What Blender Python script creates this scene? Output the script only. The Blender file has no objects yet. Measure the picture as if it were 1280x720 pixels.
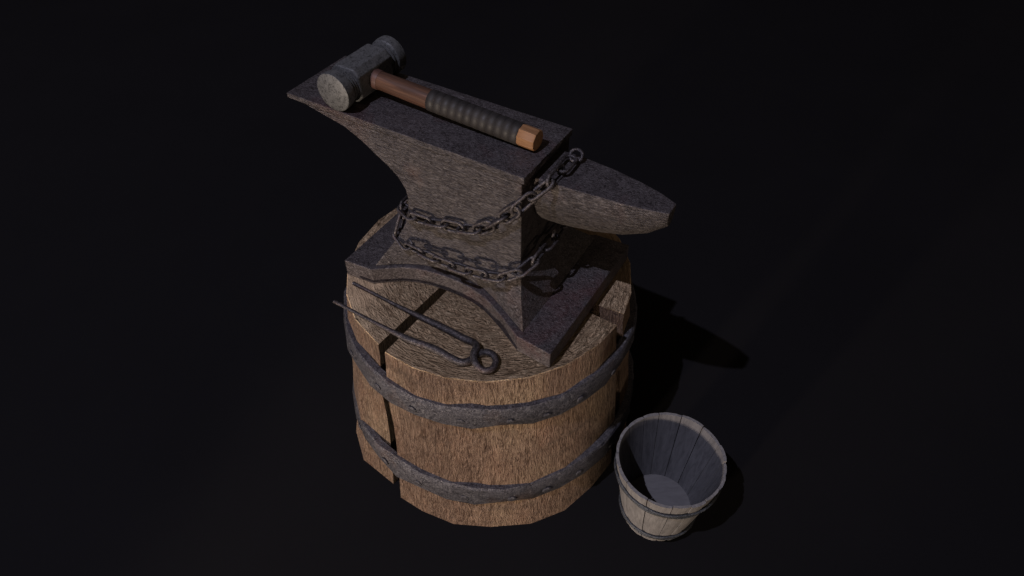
import bpy, bmesh, math, random
from mathutils import Vector, Matrix, noise
random.seed(7)
sc = bpy.context.scene
C = sc.collection
R = math.radians
PI = math.pi

# ---------------------------------------------------------------- helpers
def link_obj(name, me, mat, parent=None, smooth=None, bevel=0.0, loc=None):
    o = bpy.data.objects.new(name, me)
    C.objects.link(o)
    if mat: me.materials.append(mat)
    if smooth is not None:
        for p in me.polygons: p.use_smooth = True
        try:
            me.set_sharp_from_angle(angle=R(smooth))
        except Exception: pass
    if bevel:
        m = o.modifiers.new('bevel', 'BEVEL'); m.width = bevel; m.segments = 2
        m.limit_method = 'ANGLE'; m.angle_limit = R(25)
    if parent: o.parent = parent
    return o

def mesh_from_bm(name, bm):
    bmesh.ops.recalc_face_normals(bm, faces=bm.faces)
    me = bpy.data.meshes.new(name); bm.to_mesh(me); bm.free(); return me

def thing(name, label, cat, loc=(0,0,0), rotz=0.0, group=None):
    o = bpy.data.objects.new(name, None); C.objects.link(o)
    o.empty_display_size = .05
    o.location = loc; o.rotation_euler = (0,0,rotz)
    o['label'] = label; o['category'] = cat
    if group: o['group'] = group
    return o

def rings_mesh(name, rings, cap=True, closed_u=True):
    """loft between rings of equal vertex count"""
    bm = bmesh.new()
    vs = [[bm.verts.new(p) for p in r] for r in rings]
    n = len(rings[0])
    for a, b in zip(vs[:-1], vs[1:]):
        for i in range(n if closed_u else n-1):
            j = (i+1) % n
            bm.faces.new((a[i], a[j], b[j], b[i]))
    if cap:
        bm.faces.new(vs[0][::-1]); bm.faces.new(vs[-1])
    return mesh_from_bm(name, bm)

def lathe(name, prof, seg=48, axis='Z', jit=0.0, squash=1.0):
    """prof: list of (t, r); revolved about the axis through the origin"""
    rings = []
    for t, r in prof:
        ring = []
        for i in range(seg):
            a = 2*PI*i/seg
            rr = r + (jit*noise.noise(Vector((math.cos(a)*2, math.sin(a)*2, t*60))) if jit else 0)
            x, y = rr*math.cos(a), rr*math.sin(a)*squash
            if axis == 'Z': p = (x, y, t)
            elif axis == 'X': p = (t, x, y)
            else: p = (x, t, y)
            ring.append(p)
        rings.append(ring)
    return rings_mesh(name, rings)

def smooth_path(pts, n):
    """Catmull-Rom resample, evenly spaced, n points"""
    P = [Vector(p) for p in pts]
    P = [P[0]*2-P[1]] + P + [P[-1]*2-P[-2]]
    dense = []
    for i in range(1, len(P)-2):
        for k in range(24):
            t = k/24
            a, b, c_, d = P[i-1], P[i], P[i+1], P[i+2]
            dense.append(0.5*((2*b)+(c_-a)*t+(2*a-5*b+4*c_-d)*t*t+(3*b-a-3*c_+d)*t**3))
    dense.append(P[-2])
    L = [0]
    for a, b in zip(dense[:-1], dense[1:]): L.append(L[-1]+(b-a).length)
    out = []; j = 0
    for k in range(n):
        s = L[-1]*k/(n-1)
        while j < len(L)-2 and L[j+1] < s: j += 1
        f = (s-L[j])/max(1e-9, L[j+1]-L[j])
        out.append(dense[j].lerp(dense[j+1], min(1, f)))
    return out, L[-1]

def tube(name, pts, radii, n=60, seg=10, closed=False, flat=1.0):
    path, _ = smooth_path(pts, n)
    rings = []
    up = Vector((0,0,1))
    for i, p in enumerate(path):
        t = (path[min(i+1, n-1)]-path[max(i-1, 0)]).normalized()
        s = t.cross(up)
        if s.length < 1e-4: s = Vector((1,0,0))
        s.normalize(); q = s.cross(t)
        f = i/(n-1)*(len(radii)-1); k = min(int(f), len(radii)-2)
        r = radii[k]*(1-(f-k))+radii[k+1]*(f-k)
        rings.append([p + s*r*math.cos(2*PI*m/seg) + q*r*flat*math.sin(2*PI*m/seg) for m in range(seg)])
    return rings_mesh(name, rings)

# ---------------------------------------------------------------- materials
class NT:
    def __init__(s, name):
        s.m = bpy.data.materials.new(name); s.m.use_nodes = True
        s.t = s.m.node_tree; s.n = s.t.nodes; s.l = s.t.links
        s.b = s.n['Principled BSDF']
        s.tc = s.n.new('ShaderNodeTexCoord')
    def mapping(s, scale=(1,1,1), rot=(0,0,0), src=None):
        m = s.n.new('ShaderNodeMapping'); m.inputs['Scale'].default_value = scale
        m.inputs['Rotation'].default_value = rot
        s.l.new(src or s.tc.outputs['Object'], m.inputs['Vector']); return m.outputs[0]
    def noise(s, vec, scale, detail=6, rough=.6, dist=0.0):
        n = s.n.new('ShaderNodeTexNoise'); n.inputs['Scale'].default_value = scale
        n.inputs['Detail'].default_value = detail; n.inputs['Roughness'].default_value = rough
        n.inputs['Distortion'].default_value = dist
        s.l.new(vec, n.inputs['Vector']); return n.outputs['Fac']
    def vor(s, vec, scale, feature='F1'):
        n = s.n.new('ShaderNodeTexVoronoi'); n.feature = feature; n.inputs['Scale'].default_value = scale
        s.l.new(vec, n.inputs['Vector']); return n.outputs['Distance']
    def ramp(s, fac, stops):
        r = s.n.new('ShaderNodeValToRGB'); e = r.color_ramp.elements
        while len(e) < len(stops): e.new(.5)
        for el, (p, c) in zip(e, stops):
            el.position = p; el.color = (c[0], c[1], c[2], 1) if len(c) == 3 else c
        s.l.new(fac, r.inputs[0]); return r.outputs[0]
    def mix(s, fac, a, b, mode='MIX'):
        m = s.n.new('ShaderNodeMix'); m.data_type = 'RGBA'; m.blend_type = mode
        for sock, v in ((m.inputs[0], fac), (m.inputs[6], a), (m.inputs[7], b)):
            if isinstance(v, (int, float)): sock.default_value = v
            elif isinstance(v, tuple): sock.default_value = (*v, 1)
            else: s.l.new(v, sock)
        return m.outputs[2]
    def math(s, op, a, b=0.0):
        m = s.n.new('ShaderNodeMath'); m.operation = op
        for sock, v in ((m.inputs[0], a), (m.inputs[1], b)):
            if isinstance(v, (int, float)): sock.default_value = v
            else: s.l.new(v, sock)
        return m.outputs[0]
    def maprange(s, v, a, b, c, d):
        m = s.n.new('ShaderNodeMapRange'); s.l.new(v, m.inputs[0])
        for i, q in enumerate((a, b, c, d)): m.inputs[i+1].default_value = q
        return m.outputs[0]
    def bump(s, h, strength, dist, prev=None):
        b = s.n.new('ShaderNodeBump'); b.inputs['Strength'].default_value = strength
        b.inputs['Distance'].default_value = dist
        s.l.new(h, b.inputs['Height'])
        if prev: s.l.new(prev, b.inputs['Normal'])
        return b.outputs[0]
    def done(s, col, rough, normal=None, metal=0.0, spec=0.5):
        for k, v in (('Base Color', col), ('Roughness', rough), ('Metallic', metal)):
            if v is None: continue
            if isinstance(v, (int, float)): s.b.inputs[k].default_value = v
            elif isinstance(v, tuple): s.b.inputs[k].default_value = (*v, 1)
            else: s.l.new(v, s.b.inputs[k])
        s.b.inputs['Specular IOR Level'].default_value = spec
        if normal: s.l.new(normal, s.b.inputs['Normal'])
        return s.m

def forged_metal(name, c_dark, c_mid, c_rust, c_light, rough=(.5,.75), metal=.75, bump=.5, scale=1.0, streak=(1,1,1), rust_amt=.55, srot=(0,0,0), fs=1.0):
    t = NT(name)
    v = t.mapping()
    vs = t.mapping(streak, rot=srot)
    big = t.noise(v, 7*scale, 5, .6, .4)
    mid = t.noise(v, 38*scale, 8, .7, .6)
    fine = t.noise(vs, 150*scale*fs, 5, .7, 1.6)
    cracks = t.vor(vs, 90*scale, 'DISTANCE_TO_EDGE')
    base = t.ramp(mid, [(.3, c_dark), (.7, c_mid)])
    rustmask = t.ramp(big, [(rust_amt, (0,0,0)), (rust_amt+.15, (1,1,1))])
    base = t.mix(t.math('MULTIPLY', rustmask, .6), base, c_rust)
    sp = t.ramp(fine, [(.5, (0,0,0)), (.72, (1,1,1))])
    base = t.mix(t.math('MULTIPLY', sp, .9), base, c_light)
    dk = t.ramp(fine, [(.34, (.3,.3,.3)), (.5, (1,1,1))])
    base = t.mix(1.0, base, dk, 'MULTIPLY')
    n1 = t.bump(mid, .35*bump, .004)
    n2 = t.bump(fine, bump, .0025, n1)
    n3 = t.bump(t.maprange(cracks, 0, .12, 0, 1), bump*.25, .001, n2)
    return t.done(base, t.maprange(mid, .3, .7, rough[0], rough[1]), n3, metal)

M = {}
M['anvil'] = forged_metal('anvil_iron', (.098,.084,.083), (.160,.139,.134), (.19,.12,.10), (.33,.30,.29),
                          rough=(.45,.66), bump=1.6, streak=(.28,1.0,1.5), srot=(0,.75,0), fs=1.3)
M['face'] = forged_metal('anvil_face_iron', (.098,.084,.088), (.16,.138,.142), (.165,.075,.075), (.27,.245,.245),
                          rough=(.48,.68), bump=1.0, streak=(.7,1,1), fs=1.2)  # rusty patina, with the dim light on tops also put into the colour
M['band'] = forged_metal('hoop_iron', (.09,.085,.10), (.165,.158,.178), (.19,.13,.11), (.34,.325,.33), rough=(.42,.65), bump=1.1, scale=1.1)
M['chain'] = forged_metal('chain_iron', (.06,.052,.055), (.12,.105,.11), (.2,.11,.09), (.42,.38,.37), rough=(.38,.6), bump=.5, scale=2)
M['tongs'] = forged_metal('tongs_iron', (.05,.045,.048), (.10,.088,.092), (.17,.10,.09), (.34,.30,.30), rough=(.45,.65), bump=.5, scale=1.6)
M['hammer'] = forged_metal('hammer_steel', (.145,.145,.145), (.175,.173,.172), (.15,.138,.134), (.215,.212,.21), rough=(.55,.65), bump=.18, metal=.45, scale=.9, rust_amt=.68)
M['wire'] = forged_metal('wire_iron', (.05,.055,.062), (.12,.125,.135), (.10,.08,.08), (.26,.27,.29), rough=(.45,.6), bump=.5, scale=2.5, rust_amt=.7)

def wood_side():
    t = NT('stump_side_wood')
    v = t.mapping((1,1,1))
    vg = t.mapping((1,1,.075))
    vw = t.mapping((1,1,.22))
    grain = t.noise(vg, 190, 5, .65, 1.6)
    wig = t.noise(vw, 140, 4, .6, 2.4)
    big = t.noise(t.mapping((1,1,.6)), 6, 5, .6, .6)
    band = t.noise(t.mapping((.5,.5,2.2)), 9, 4, .6, .3)
    base = t.ramp(big, [(.28, (.38,.25,.18)), (.5, (.52,.35,.245)), (.72, (.66,.475,.315))])
    g = t.ramp(grain, [(.36, (.34,.30,.28)), (.54, (1,1,1)), (.75, (1.0,1.0,1.0))])
    base = t.mix(1.0, base, g, 'MULTIPLY')
    w = t.ramp(wig, [(.36, (.50,.47,.45)), (.5, (1,1,1))])
    base = t.mix(.8, base, w, 'MULTIPLY')
    st = t.ramp(band, [(.55, (0,0,0)), (.75, (1,1,1))])
    base = t.mix(t.math('MULTIPLY', st, .6), base, (.17,.125,.095))
    warm = t.ramp(t.noise(t.mapping((1,1,.35)), 14, 4, .6, .5), [(.52, (0,0,0)), (.7, (1,1,1))])
    base = t.mix(t.math('MULTIPLY', warm, .3), base, (.56,.30,.19))
    h = t.math('ADD', t.math('MULTIPLY', grain, .6), t.math('MULTIPLY', wig, .6))
    n = t.bump(h, 1.0, .028)
    return t.done(base, .78, n, 0, .25)
M['side'] = wood_side()

def wood_top():
    t = NT('stump_end_grain')
    o = t.tc.outputs['Object']
    sx = t.n.new('ShaderNodeSeparateXYZ'); t.l.new(o, sx.inputs[0])
    r = t.math('SQRT', t.math('ADD', t.math('POWER', sx.outputs[0], 2.0), t.math('POWER', sx.outputs[1], 2.0)))
    th = t.math('ARCTAN2', sx.outputs[1], sx.outputs[0])
    cv = t.n.new('ShaderNodeCombineXYZ'); t.l.new(r, cv.inputs[0]); t.l.new(t.math('MULTIPLY', th, .075), cv.inputs[1])
    big = t.noise(t.mapping(), 5, 5, .6, .5)
    f = t.noise(cv.outputs[0], 115, 4, .6, 1.6)
    f2 = t.noise(cv.outputs[0], 260, 4, .6, .6)
    base = t.ramp(big, [(.3, (.62,.42,.25)), (.55, (.80,.56,.34)), (.75, (.90,.66,.40))])
    hl = t.ramp(f, [(.52, (0,0,0)), (.66, (1,1,1))])
    smooth = t.ramp(t.noise(t.mapping((1,1,1)), 4.2, 3, .5), [(.40, (.25,.25,.25)), (.52, (1,1,1))])
    base = t.mix(t.math('MULTIPLY', hl, smooth), base, (.97,.72,.46))  # lighter tan ridges paint the warm lamp's highlights into the grain colour
    w = t.ramp(f, [(.36, (.36,.32,.30)), (.48, (1,1,1))])
    base = t.mix(t.math('MULTIPLY', smooth, .8), base, w, 'MULTIPLY')
    h = t.math('ADD', f, t.math('MULTIPLY', f2, .3))
    smooth = t.ramp(t.noise(t.mapping((1,1,1)), 4.2, 3, .5), [(.40, (.25,.25,.25)), (.52, (1,1,1))])
    n = t.bump(t.math('MULTIPLY', h, smooth), 1.0, .045)
    return t.done(base, .8, n, 0, .25)
M['top'] = wood_top()

def plain_wood(name, cols, stretch, scale=60, rough=.5, bump=.15, spec=.4, dist=.002):
    t = NT(name)
    v = t.mapping(stretch)
    g = t.noise(v, scale, 7, .65, .8)
    b = t.noise(t.mapping(tuple(.5+.5*q for q in stretch)), 12, 4, .6, .4)
    base = t.ramp(g, [(.3, cols[0]), (.5, cols[1]), (.72, cols[2])])
    base = t.mix(t.math('MULTIPLY', b, .5), base, cols[0])
    n = t.bump(g, bump, dist)
    return t.done(base, rough, n, 0, spec)
M['handle'] = plain_wood('mahogany_handle', ((.045,.024,.017), (.105,.052,.034), (.20,.10,.058)), (.06,1,1), 120, .42, .2)
M['pommel'] = plain_wood('pale_handle_end', ((.20,.095,.042), (.34,.175,.08), (.43,.24,.12)), (.15,1,1), 110, .5, .2)
M['collar'] = plain_wood('dark_handle_collar', ((.07,.035,.028), (.12,.06,.045), (.16,.085,.065)), (.2,1,1), 90, .5, .2)
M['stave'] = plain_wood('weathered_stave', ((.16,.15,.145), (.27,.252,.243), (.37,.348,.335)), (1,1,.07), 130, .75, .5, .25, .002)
M['stave_in'] = plain_wood('shaded_stave_inside', ((.10,.097,.103), (.165,.160,.170), (.22,.213,.222)), (1,1,.07), 110, .7, .4, .25, .002)  # stave colour darkened and blued to carry the dim light inside the bucket
M['bucket_floor'] = plain_wood('weathered_bucket_floor', ((.15,.142,.145), (.19,.18,.182), (.22,.21,.212)), (.3,1,1), 90, .75, .4, .25)

def grip():
    t = NT('leather_grip')
    v = t.mapping()
    f = t.noise(v, 160, 5, .6); b = t.noise(v, 30, 4, .6)
    base = t.ramp(b, [(.3, (.022,.019,.018)), (.7, (.040,.035,.033))])
    return t.done(base, t.maprange(f, .3, .7, .5, .68), t.bump(f, .3, .001), 0, .45)
M['grip'] = grip()

def ground_mat():
    t = NT('dark_floor')
    v = t.mapping()
    f = t.noise(v, 2.2, 5, .6)
    base = t.ramp(f, [(.3, (.0106,.0098,.0106)), (.7, (.0120,.0111,.0120))])
    return t.done(base, .85, None, 0, .08)
M['ground'] = ground_mat()

# ---------------------------------------------------------------- ground
bm = bmesh.new()
bmesh.ops.create_grid(bm, x_segments=8, y_segments=8, size=60)
g = link_obj('ground', mesh_from_bm('ground', bm), M['ground'])
g['kind'] = 'structure'; g['label'] = 'plain near-black studio floor under the stump and bucket'

# ---------------------------------------------------------------- stump
SX, SY, SH = -.05, 1.14, .504
def stump_r(z):
    return .362 - (.362-.3155)*(z/SH)**.9
stump = thing('tree_stump', 'cracked round wooden stump bound by two iron hoops with the anvil on top', 'tree stump', (SX, SY, 0))

# angles of the outline, radius multipliers at the foot; two deep cracks as notches
LEFT_A, LEFT_B = -134.5, -130.0
RIGHT_A, RIGHT_B = -32.0, -25.5
angs = [-180,-165,-151,LEFT_A,'L','L2',LEFT_B,-117,-104,-90,-75,-61,-46,RIGHT_A,'R','R2',RIGHT_B,-14,3,18,34,50,67,84,101,118,133,148,164]
foot = {-180:1.0,-165:1.03,-151:1.035,LEFT_A:.975,LEFT_B:1.0,-117:1.0,-104:1.01,-90:1.0,-75:1.012,-61:1.01,-46:.985,RIGHT_A:.985,RIGHT_B:.97}
# inner ends of the two cracks, hidden beneath the anvil
NOTCH = {'L': (-.060,.005), 'L2': (-.042,.002), 'R': (.125,-.080), 'R2': (.130,-.062)}
def outline(z, inset=0.0, f=None):
    k = z/SH
    pts = []
    for a in angs:
        if a in NOTCH:
            pts.append(Vector(NOTCH[a])); continue
        aa = a
        # the crack wanders a little on its way down
        if a in (LEFT_A, LEFT_B): aa = a + .9*math.sin(k*5.5)*(1-k) + (0 if a == LEFT_A else (1-k)*2.2)
        if a in (RIGHT_A, RIGHT_B): aa = a + .8*math.sin(k*4)
        r = stump_r(z)*(1+(foot.get(a, 1.0)-1)*(1-k)) - inset
        if 0.05 < k < .95: r += .007*noise.noise(Vector((math.cos(R(aa))*3, math.sin(R(aa))*3, z*7)))
        if a == LEFT_A: r -= .004
        pts.append(Vector((r*math.cos(R(aa)), r*math.sin(R(aa)))))
    return [(p.x, p.y, z) for p in pts]
levels = [0, .07, .14, .21, .28, .35, .42, .47, .5025]
rings = [outline(z) for z in levels]
bm = bmesh.new()
vs = [[bm.verts.new(p) for p in r] for r in rings]
n = len(angs)
for a, b in zip(vs[:-1], vs[1:]):
    for i in range(n):
        j = (i+1) % n
        bm.faces.new((a[i], a[j], b[j], b[i]))
me = mesh_from_bm('wood_side', bm)
side = link_obj('trunk', me, M['side'], stump, smooth=24)
# end grain cap with a small worn edge
bm = bmesh.new()
r0 = [bm.verts.new(p) for p in rings[-1]]
top_pts = outline(SH, inset=.0015)
# keep the notch points a hair further in so that the crack stays open
r1 = [bm.verts.new(p) for p in top_pts]
for i in range(n):
    j = (i+1) % n
    bm.faces.new((r0[i], r0[j], r1[j], r1[i]))
from mathutils.geometry import tessellate_polygon
for tri in tessellate_polygon([[Vector(p) for p in top_pts]]):
    bm.faces.new([r1[q] for q in tri])
cap = link_obj('end_grain', mesh_from_bm('end_grain', bm), M['top'], stump)

def hoop(zc, h, seed, thick=.0125):
    N = 34
    rings = []
    for i in range(N):
        a = 2*PI*i/N
        d = Vector((math.cos(a), math.sin(a), 0))
        nz = noise.noise(Vector((d.x*2.1+seed, d.y*2.1, 1.3)))
        n2 = noise.noise(Vector((d.x*6+seed, d.y*6, 4.3)))
        n3 = noise.noise(Vector((d.x*6+seed, d.y*6, 9.3)))
        z = zc + .011*nz + .005*n2
        hh = h*(1+.22*n3)
        ro_t = stump_r(z+hh/2)+thick+.007*n2
        ro_b = stump_r(z-hh/2)+thick*.85+.006*n3
        ro_m = stump_r(z)+thick*1.08+.003*n2
        ri = stump_r(z)-.006
        rings.append([d*ri+Vector((0,0,z-hh/2)), d*(ro_b-.004)+Vector((0,0,z-hh/2)), d*ro_b+Vector((0,0,z-hh/2+.005)),
                      d*ro_m+Vector((0,0,z)), d*ro_t+Vector((0,0,z+hh/2-.005)), d*(ro_t-.004)+Vector((0,0,z+hh/2)), d*ri+Vector((0,0,z+hh/2))])
    rings.append(rings[0])
    bm = bmesh.new()
    vs = [[bm.verts.new(p) for p in r] for r in rings[:-1]]
    m = len(rings[0])
    for i in range(N):
        a, b = vs[i], vs[(i+1) % N]
        for k in range(m):
            l = (k+1) % m
            bm.faces.new((a[k], a[l], b[l], b[k]))
    o = link_obj('hoop', mesh_from_bm('hoop', bm), M['band'], stump, smooth=32)
    return o
h1 = hoop(.402, .062, 0.0)
h1['label'] = 'upper forged iron hoop round the stump'
h2 = hoop(.135, .066, 5.0)
h2['label'] = 'lower forged iron hoop round the stump'
def rivet_mesh():
    prof = [(0,.0125), (.003,.012), (.0055,.009), (.007,.004), (.0073,.0004)]
    return lathe('rivet', prof, 14)
rm = rivet_mesh(); rm.materials.append(M['band'])
for p in rm.polygons: p.use_smooth = True
for hp, zc, seed in ((h1, .400, 0.0), (h2, .133, 5.0)):
    for a in (-152,-133,-117,-99,-82,-69,-55.5,-38,-20,-3,15,33,51,69,87,105,123,141,159,177):
        d = Vector((math.cos(R(a)), math.sin(R(a)), 0))
        nz = noise.noise(Vector((d.x*2.1+seed, d.y*2.1, 1.3)))
        z = zc + .010*nz
        o = bpy.data.objects.new('rivet', rm); C.objects.link(o); o.parent = hp
        o.location = d*(stump_r(z)+.0130)+Vector((0,0,z-.003))
        o.rotation_euler = d.to_track_quat('Z', 'Y').to_euler()
        s = random.uniform(.65, .95); o.scale = (s, s*random.uniform(.8,1.1), s*.52)

# ---------------------------------------------------------------- anvil (local x = along the horn, y = across)
TH = R(-31)
def lu(u, w, z):      # along / across coordinates are measured from the world origin
    return Vector((u, w, z))
anvil = thing('anvil', 'large rusty single-horn iron anvil standing on the wooden stump', 'anvil', (0,0,0), TH)
A0 = Vector((-.63, .955, .504))
anvil.location = Matrix.Rotation(TH, 3, 'Z') @ A0
def al(p): return Vector(p) - A0
WC = .955
# body
fr = [0, .166, .368, .611, .794, 1.0]
_c, _ = smooth_path([(f, s, 0) for f, s in zip(fr, [0, .62, .97, .95, .55, 0])], 13)
fr = [p.x for p in _c]; SCOOP = [p.y for p in _c]
def body_ring(z, uL, uR, hc, hm):
    """hc: half width at the feet, hm: half width amid"""
    sc_ = SCOOP
    near, far = [], []
    for f, s in zip(fr, sc_):
        u = uL+(uR-uL)*f
        hw = hc+(hm-hc)*s
        near.append(al((u, WC-hw, z))); far.append(al((u, WC+hw, z)))
    return near + far[::-1]
lv = [(.548,-.818,-.452,.163,.094), (.566,-.809,-.464,.145,.0935), (.590,-.796,-.481,.121,.098), (.614,-.786,-.494,.099,.094), (.635,-.778,-.499,.0915,.0915),
      (.665,-.770,-.500,.0905,.0905), (.700,-.764,-.500,.0905,.0905), (.725,-.768,-.500,.0905,.0905), (.750,-.784,-.500,.0905,.0905), (.768,-.806,-.500,.0905,.0905),
      (.784,-.832,-.500,.0905,.0905), (.807,-.867,-.500,.0905,.0905), (.825,-.905,-.500,.0905,.0905), (.836,-.958,-.500,.0905,.0905), (.8445,-1.000,-.500,.0905,.0905)]
body = link_obj('body', rings_mesh('body', [body_ring(*l) for l in lv]), M['anvil'], anvil, smooth=28, bevel=.0015)
# face plate
def slab(name, pts_bottom, pts_top):
    return rings_mesh(name, [[al(p) for p in pts_bottom], [al(p) for p in pts_top]])
def rect(u0,u1,w0,w1,z): return [(u0,w0,z),(u1,w0,z),(u1,w1,z),(u0,w1,z)]
zt = .858
pb = [(-1.046,.8625,.8475), (-.90,.8625,.845), (-.494,.8625,.8435), (-.494,1.0435,.8435), (-.90,1.0435,.845), (-1.046,1.0435,.8475)]
pt = [(p[0],p[1],zt) for p in pb]
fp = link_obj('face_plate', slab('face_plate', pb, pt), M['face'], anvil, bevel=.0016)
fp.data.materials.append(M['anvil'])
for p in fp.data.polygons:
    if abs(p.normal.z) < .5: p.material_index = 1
# foot flange, scooped on both long sides
nearf = [(-.886,.772), (-.818,.779), (-.757,.823), (-.683,.842), (-.594,.841), (-.527,.816), (-.457,.778), (-.379,.772)]
_c, _ = smooth_path([(u, w, 0) for u, w in nearf[1:-1]], 13)
nearf = [nearf[0]] + [(p.x, p.y) for p in _c] + [nearf[-1]]
farf = [(u, 2*.953-w) for u, w in nearf][::-1]
fl = nearf+farf
fb = [(u, w, SH+.0005) for u, w in fl]; ft = [(u, w, .5475) for u, w in fl]
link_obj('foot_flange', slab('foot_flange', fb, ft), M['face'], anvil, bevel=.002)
# horn
secs = [(-.508,.0507,.9575,.122), (-.45,.050,.959,.120), (-.385,.0445,.959,.109), (-.33,.037,.957,.092), (-.285,.0275,.955,.068), (-.252,.016,.952,.036)]
hr = []
for u, a, wc, d in secs:
    ring = []
    half_ = [(1,0), (1.13,.15), (1.10,.40), (.86,.70), (.50,.91)]
    for fx, fz in half_ + [(0,1)] + [(-q, v) for q, v in half_[::-1]]:
        ring.append(al((u, wc-a*fx, .830-d*fz)))
    hr.append(ring)
horn = link_obj('horn', rings_mesh('horn', hr), M['anvil'], anvil, smooth=30, bevel=.0015)
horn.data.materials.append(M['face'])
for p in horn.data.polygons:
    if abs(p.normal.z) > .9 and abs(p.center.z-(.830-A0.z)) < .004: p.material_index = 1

# ---------------------------------------------------------------- chain
RA = Matrix.Rotation(TH, 3, 'Z')
def link_mesh(name, half=.0268, w=.0118, r=.0035):
    bm_path = []
    s = half-w
    K = 8
    for k in range(K+1):
        a = -PI/2+PI*k/K; bm_path.append(Vector((s+w*math.cos(a), w*math.sin(a), 0)))
    for k in range(K+1):
        a = PI/2+PI*k/K; bm_path.append(Vector((-s+w*math.cos(a), w*math.sin(a), 0)))
    N = len(bm_path); bm = bmesh.new(); vs = []
    for i, p in enumerate(bm_path):
        t = (bm_path[(i+1) % N]-bm_path[i-1]).normalized()
        sdir = Vector((t.y, -t.x, 0)); q = Vector((0,0,1))
        vs.append([bm.verts.new(p+sdir*r*math.cos(2*PI*m/8)+q*r*math.sin(2*PI*m/8)) for m in range(8)])
    for i in range(N):
        a, b = vs[i], vs[(i+1) % N]
        for k in range(8):
            bm.faces.new((a[k], a[(k+1) % 8], b[(k+1) % 8], b[k]))
    me = mesh_from_bm(name, bm); me.materials.append(M['chain'])
    for p in me.polygons: p.use_smooth = True
    return me
chain = thing('iron_chain', 'dark iron chain hooked on the horn and wrapped twice round the anvil waist', 'chain', anvil.location, TH)
path = [(-.462,.978,.842), (-.461,.950,.843), (-.462,.897,.838), (-.483,.876,.816), (-.499,.856,.797), (-.521,.853,.770),
        (-.566,.853,.724), (-.604,.853,.697), (-.642,.853,.690), (-.691,.853,.679), (-.731,.853,.670), (-.768,.853,.675),
        (-.788,.880,.668), (-.787,.94,.660), (-.785,1.02,.650), (-.775,1.066,.640), (-.70,1.072,.66), (-.60,1.072,.66), (-.51,1.068,.66), (-.484,1.045,.662),
        (-.476,.988,.664), (-.475,.944,.664), (-.475,.896,.664), (-.478,.852,.660), (-.500,.836,.643), (-.525,.830,.629),
        (-.571,.829,.616), (-.611,.829,.609), (-.664,.831,.602), (-.717,.834,.600), (-.774,.842,.596),
        (-.797,.856,.612), (-.796,.880,.640), (-.790,.93,.665), (-.782,.99,.67)]
path = [al(p) for p in path]
_, Lc = smooth_path(path, 50)
pitch = .0405
NL = int(round(Lc/pitch))+1
pts, _ = smooth_path(path, NL)
lm = link_mesh('link')
axis_c = al((-.63, .955, .65))
for i in range(NL-1):
    p, q = pts[i], pts[i+1]
    mid = (p+q)/2; t = (q-p).normalized()
    out = Vector((mid.x-axis_c.x if abs(mid.x-axis_c.x) > .13 else 0, mid.y-axis_c.y if abs(mid.y-axis_c.y) > .08 else 0, 0))
    if mid.z > al((0,0,.80)).z: out = Vector((0,0,1))
    if out.length < 1e-3: out = Vector((0,-1,0))
    out = (out - t*out.dot(t)).normalized()
    sidev = out.cross(t)
    ang = (R(8) if i % 2 == 0 else R(84)) + random.uniform(-.25, .25)
    nrm = out*math.cos(ang)+sidev*math.sin(ang)
    yv = nrm.cross(t).normalized()
    o = bpy.data.objects.new('link', lm); C.objects.link(o); o.parent = chain
    m = Matrix((t, yv, nrm)).transposed().to_4x4(); m.translation = mid
    o.matrix_local = m
# ring on the horn
bm = bmesh.new(); N = 26; vs = []
for i in range(N):
    a = 2*PI*i/N; cc = Vector((math.cos(a), math.sin(a), 0))
    vs.append([bm.verts.new(cc*(.0115+.0034*math.cos(2*PI*m/8))+Vector((0,0,.0034*math.sin(2*PI*m/8)))) for m in range(8)])
for i in range(N):
    a, b = vs[i], vs[(i+1) % N]
    for k in range(8): bm.faces.new((a[k], a[(k+1) % 8], b[(k+1) % 8], b[k]))
ro = link_obj('ring', mesh_from_bm('ring', bm), M['chain'], chain, smooth=60)
ro.location = al((-.458,.990,.842)); ro.rotation_euler = (R(38), R(14), 0)

# ---------------------------------------------------------------- hammer
H0 = Vector((-.915, .9525, zt))
ham = thing('sledge_hammer', 'heavy round-faced hammer with wrapped handle lying across the anvil face', 'hammer', RA @ H0, TH)
HZ = .0388
def half(prof): return prof
prof = [(-.0915,.0355), (-.0898,.0382), (-.0790,.0386), (-.0700,.0372), (-.0675,.0345), (-.0664,.0305), (-.0640,.0303), (-.0632,.0335), (-.0605,.0332), (-.0592,.0290), (-.0570,.0285),
        (-.0562,.0322), (-.0545,.0322), (-.0536,.0290), (-.0500,.0285)]
prof_a = prof
prof_b = [(-t, r) for t, r in prof][::-1]
hd = bpy.data.objects
def ymesh(name, pr, mat, parent, seg=40, bev=0):
    o = link_obj(name, lathe(name, pr, seg, 'Y'), mat, parent, smooth=35); o.location = (0,0,HZ); return o
core = []
# squared centre block with chamfered corners
def octo(y, s, ch):
    return [Vector(p) for p in ((-s,y,-s+ch),(-s+ch,y,-s),(s-ch,y,-s),(s,y,-s+ch),(s,y,s-ch),(s-ch,y,s),(-s+ch,y,s),(-s,y,s-ch))]
head = link_obj('head', rings_mesh('head', [octo(-.053,.026,.014), octo(-.0505,.0335,.0135), octo(-.047,.0345,.0125), octo(.047,.0345,.0125), octo(.0505,.0335,.0135), octo(.053,.026,.014)]),
                M['hammer'], ham, bevel=.0015)
head.location = (0,0,HZ)
f1 = ymesh('striking_face', prof_a, M['hammer'], head); f1.location = (0,0,0)
f2 = ymesh('striking_face', prof_b, M['hammer'], head); f2.location = (0,0,0)
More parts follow.
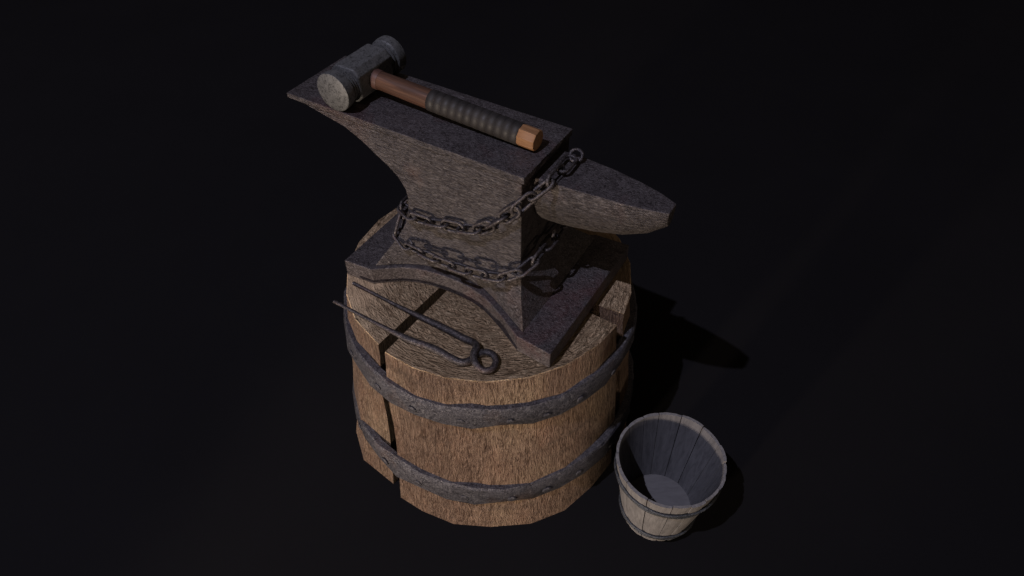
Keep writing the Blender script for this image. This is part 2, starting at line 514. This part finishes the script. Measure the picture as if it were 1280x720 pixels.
# handle
hl = bpy.data.objects.new('handle', None)
def xlathe(name, prof, mat, parent, seg=14, smooth=40, squash=1.0):
    o = link_obj(name, lathe(name, prof, seg, 'X', squash=squash), mat, parent, smooth=smooth)
    return o
handle = xlathe('handle', [(-.044,.0165), (-.042,.0178), (.020,.0178), (.036,.0178), (.10,.0188), (.17,.0192), (.372,.0185)], M['handle'], ham, 18)
tilt = math.atan2(HZ-.0195, .40)
handle.location = (0, -.004, HZ); handle.rotation_euler = (0, tilt, 0)
wedge = xlathe('collar', [(.030,.0190), (.0345,.0196), (.044,.0193), (.0475,.0186)], M['collar'], handle, 18)
gp = []
turns = 12; g0, g1 = .166, .366
for k in range(turns):
    a = g0+(g1-g0)*k/turns; w_ = (g1-g0)/turns
    gp += [(a+.0002,.0190), (a+.0010,.0205), (a+w_*.5,.0208), (a+w_-.0010,.0206), (a+w_-.0001,.0190)]
xlathe('grip', gp, M['grip'], handle, 40, 70)
pm = xlathe('pommel', [(.362,.0186), (.366,.0205), (.396,.0208), (.3995,.0196), (.400,.0190)], M['pommel'], handle, 9, 25)

# ---------------------------------------------------------------- tongs
tz = .5125
tongs = thing('tongs', 'pair of thin dark iron tongs with ring jaws lying on the stump top', 'tongs', (-.1, .9, SH))
def tl(p, z=tz): return Vector((p[0]+.1, p[1]-.9, z-SH))
armA = [(-.374,1.029), (-.225,.935), (-.156,.901), (-.118,.876), (-.098,.866), (-.082,.871), (-.070,.886), (-.052,.8925), (-.037,.884), (-.031,.868), (-.0345,.858)]
armB = [(-.343,1.084), (-.234,1.013), (-.136,.953), (-.101,.930), (-.078,.9165), (-.070,.900), (-.0745,.880), (-.071,.859), (-.056,.846), (-.041,.847), (-.032,.858)]
def arm(pts, zo, nm):
    P = []
    for i, p in enumerate(pts):
        z = tz
        if 5 <= i <= 7: z = tz + zo
        if i > 7: z = tz+.001
        P.append(tl(p, z))
    rad = [.0042,.0038,.0036,.0040,.0052,.0070,.0076,.0078,.0078,.0078,.0072,.0062]
    return link_obj(nm, tube(nm, P, rad, 90, 10, flat=.95), M['tongs'], tongs, smooth=50)
arm(armA, -.001, 'arm'); arm(armB, .007, 'arm')
piv = link_obj('pivot', lathe('pivot', [(0,.0048), (.014,.0048), (.0165,.0045), (.018,.002)], 12), M['tongs'], tongs, smooth=40)
piv.location = tl((-.0725,.886), tz-.0035)

# ---------------------------------------------------------------- bucket
BX, BY = .346, .82
bucket = thing('wooden_bucket', 'small empty weathered grey wooden bucket on the floor beside the stump', 'bucket', (BX, BY, 0))
bm = bmesh.new()
NS = 17
rng = random.Random(4)
rb, rt, th_ = .0785, .1195, .0065
a = R(-97)
wid = [1+rng.uniform(-.28, .28) for _ in range(NS)]; tot = sum(wid)
for k in range(NS):
    da = 2*PI*wid[k]/tot
    gap = .0075
    H = .238+rng.uniform(-.003, .003)
    zb = rng.uniform(0, .003)
    ro_ = rng.uniform(-.001, .001)
    seg = 4
    cols = []
    for s in range(seg+1):
        aa = a+gap+(da-2*gap)*s/seg
        col = []
        for (rr, z) in ((rb+ro_, zb), ((rb+rt)/2+ro_+.001, .12), (rt+ro_, H), (rt-th_, H), ((rb+rt)/2-th_, .12), (rb-th_, zb)):
            sharp = -.0012 if s in (0, seg) else 0
            r2 = rr + (sharp if rr > rb+ro_-.0001 and z in (zb, .12, H) and (rr == rb+ro_ or rr == rt+ro_) else 0)
            col.append(bm.verts.new((r2*math.cos(aa), r2*math.sin(aa), z)))
        cols.append(col)
    for c0, c1 in zip(cols[:-1], cols[1:]):
        for i in range(6):
            j = (i+1) % 6
            bm.faces.new((c0[i], c0[j], c1[j], c1[i]))
    bm.faces.new(cols[0][::-1]); bm.faces.new(cols[-1])
    a += da
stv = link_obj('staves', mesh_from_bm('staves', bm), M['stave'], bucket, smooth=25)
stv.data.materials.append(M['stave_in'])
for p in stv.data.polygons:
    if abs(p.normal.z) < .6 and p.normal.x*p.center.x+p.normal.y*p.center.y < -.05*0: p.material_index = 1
# dark lining strip behind the joints keeps light from leaking through
fl_ = lathe('bottom_board', [(.022, .0765), (.034, .0785)], 40)
link_obj('bottom_board', fl_, M['bucket_floor'], bucket)
bm = bmesh.new()
vsr = []
for z, r_ in ((.006, rb-.0028), (.12, (rb+rt)/2-.0030), (.234, rt-.0030)):
    vsr.append([bm.verts.new((r_*math.cos(2*PI*i/64), r_*math.sin(2*PI*i/64), z)) for i in range(64)])
for A_, B_ in zip(vsr[:-1], vsr[1:]):
    for i in range(64): bm.faces.new((A_[i], A_[(i+1) % 64], B_[(i+1) % 64], B_[i]))
bmesh.ops.solidify(bm, geom=bm.faces[:], thickness=.001)
link_obj('joint_packing', mesh_from_bm('joint_packing', bm), M['collar'], bucket, smooth=60)
def wire_hoop(zc):
    bm = bmesh.new(); N = 72
    for s in (0, 1):
        vs = []
        for i in range(N):
            a = 2*PI*i/N
            tw = i/N*2*PI*9 + s*PI
            z = zc + (.0034 if s else -.0034) + .0007*math.sin(tw)
            rr = rb+(rt-rb)*z/.238 + .0032 + .0007*math.cos(tw)
            d = Vector((math.cos(a), math.sin(a), 0))
            vs.append([bm.verts.new(d*(rr+.0034*math.cos(2*PI*m/8))+Vector((0,0,z+.0034*math.sin(2*PI*m/8)))) for m in range(8)])
        for i in range(N):
            A_, B_ = vs[i], vs[(i+1) % N]
            for k in range(8): bm.faces.new((A_[k], A_[(k+1) % 8], B_[(k+1) % 8], B_[k]))
    return link_obj('wire_hoop', mesh_from_bm('wire_hoop', bm), M['wire'], bucket, smooth=60)
wire_hoop(.196); wire_hoop(.040)

# ---------------------------------------------------------------- lamps
tgt = Vector((0, 1.1, .4))
def lamp(name, direction, dist, watts, col, radius, tgt=tgt):
    d = Vector(direction).normalized()
    L = bpy.data.lights.new(name, 'POINT'); L.energy = watts; L.color = col; L.shadow_soft_size = radius
    o = bpy.data.objects.new(name, L); C.objects.link(o); o.location = tgt - d*dist
    return o
KEY_W, WARM_W, FILL_W = 1350, 350, 34
lamp('overhead_lamp', (.398,.328,-.826), 9.0, KEY_W, (.76,.77,1.0), .05, Vector((.271,.949,.826)))
low = lamp('low_front_lamp', (.588,.809,-.038), 3.8, WARM_W, (1.0,.83,.67), .10)
low.data.type = 'SPOT'; low.data.spot_size = R(30); low.data.spot_blend = .45; low.data.shadow_soft_size = .10
low.rotation_euler = (Vector((.05, 1.05, .5))-low.location).to_track_quat('-Z', 'Y').to_euler()
lamp('side_fill_lamp', (-.60,.80,-.03), 4.0, FILL_W, (1.0,.82,.68), .15)

w = bpy.data.worlds.new('World'); sc.world = w; w.use_nodes = True
bg = w.node_tree.nodes['Background']; bg.inputs[0].default_value = (1.0,.78,.62,1); bg.inputs[1].default_value = .035

# ---------------------------------------------------------------- camera
cam = bpy.data.cameras.new('camera'); co = bpy.data.objects.new('camera', cam); C.objects.link(co)
co.location = (0,0,1.6); co.rotation_euler = (R(90-45.5), 0, 0)
cam.sensor_width = 36; cam.lens = 25.0; cam.clip_start = .02; cam.clip_end = 300
sc.camera = co
sc.view_settings.view_transform = 'Standard'; sc.view_settings.look = 'None'
sc.view_settings.exposure = 0; sc.view_settings.gamma = 1; sc.view_settings.use_curve_mapping = False
sc.cycles.use_denoising = True
sc.cycles.diffuse_bounces = 0
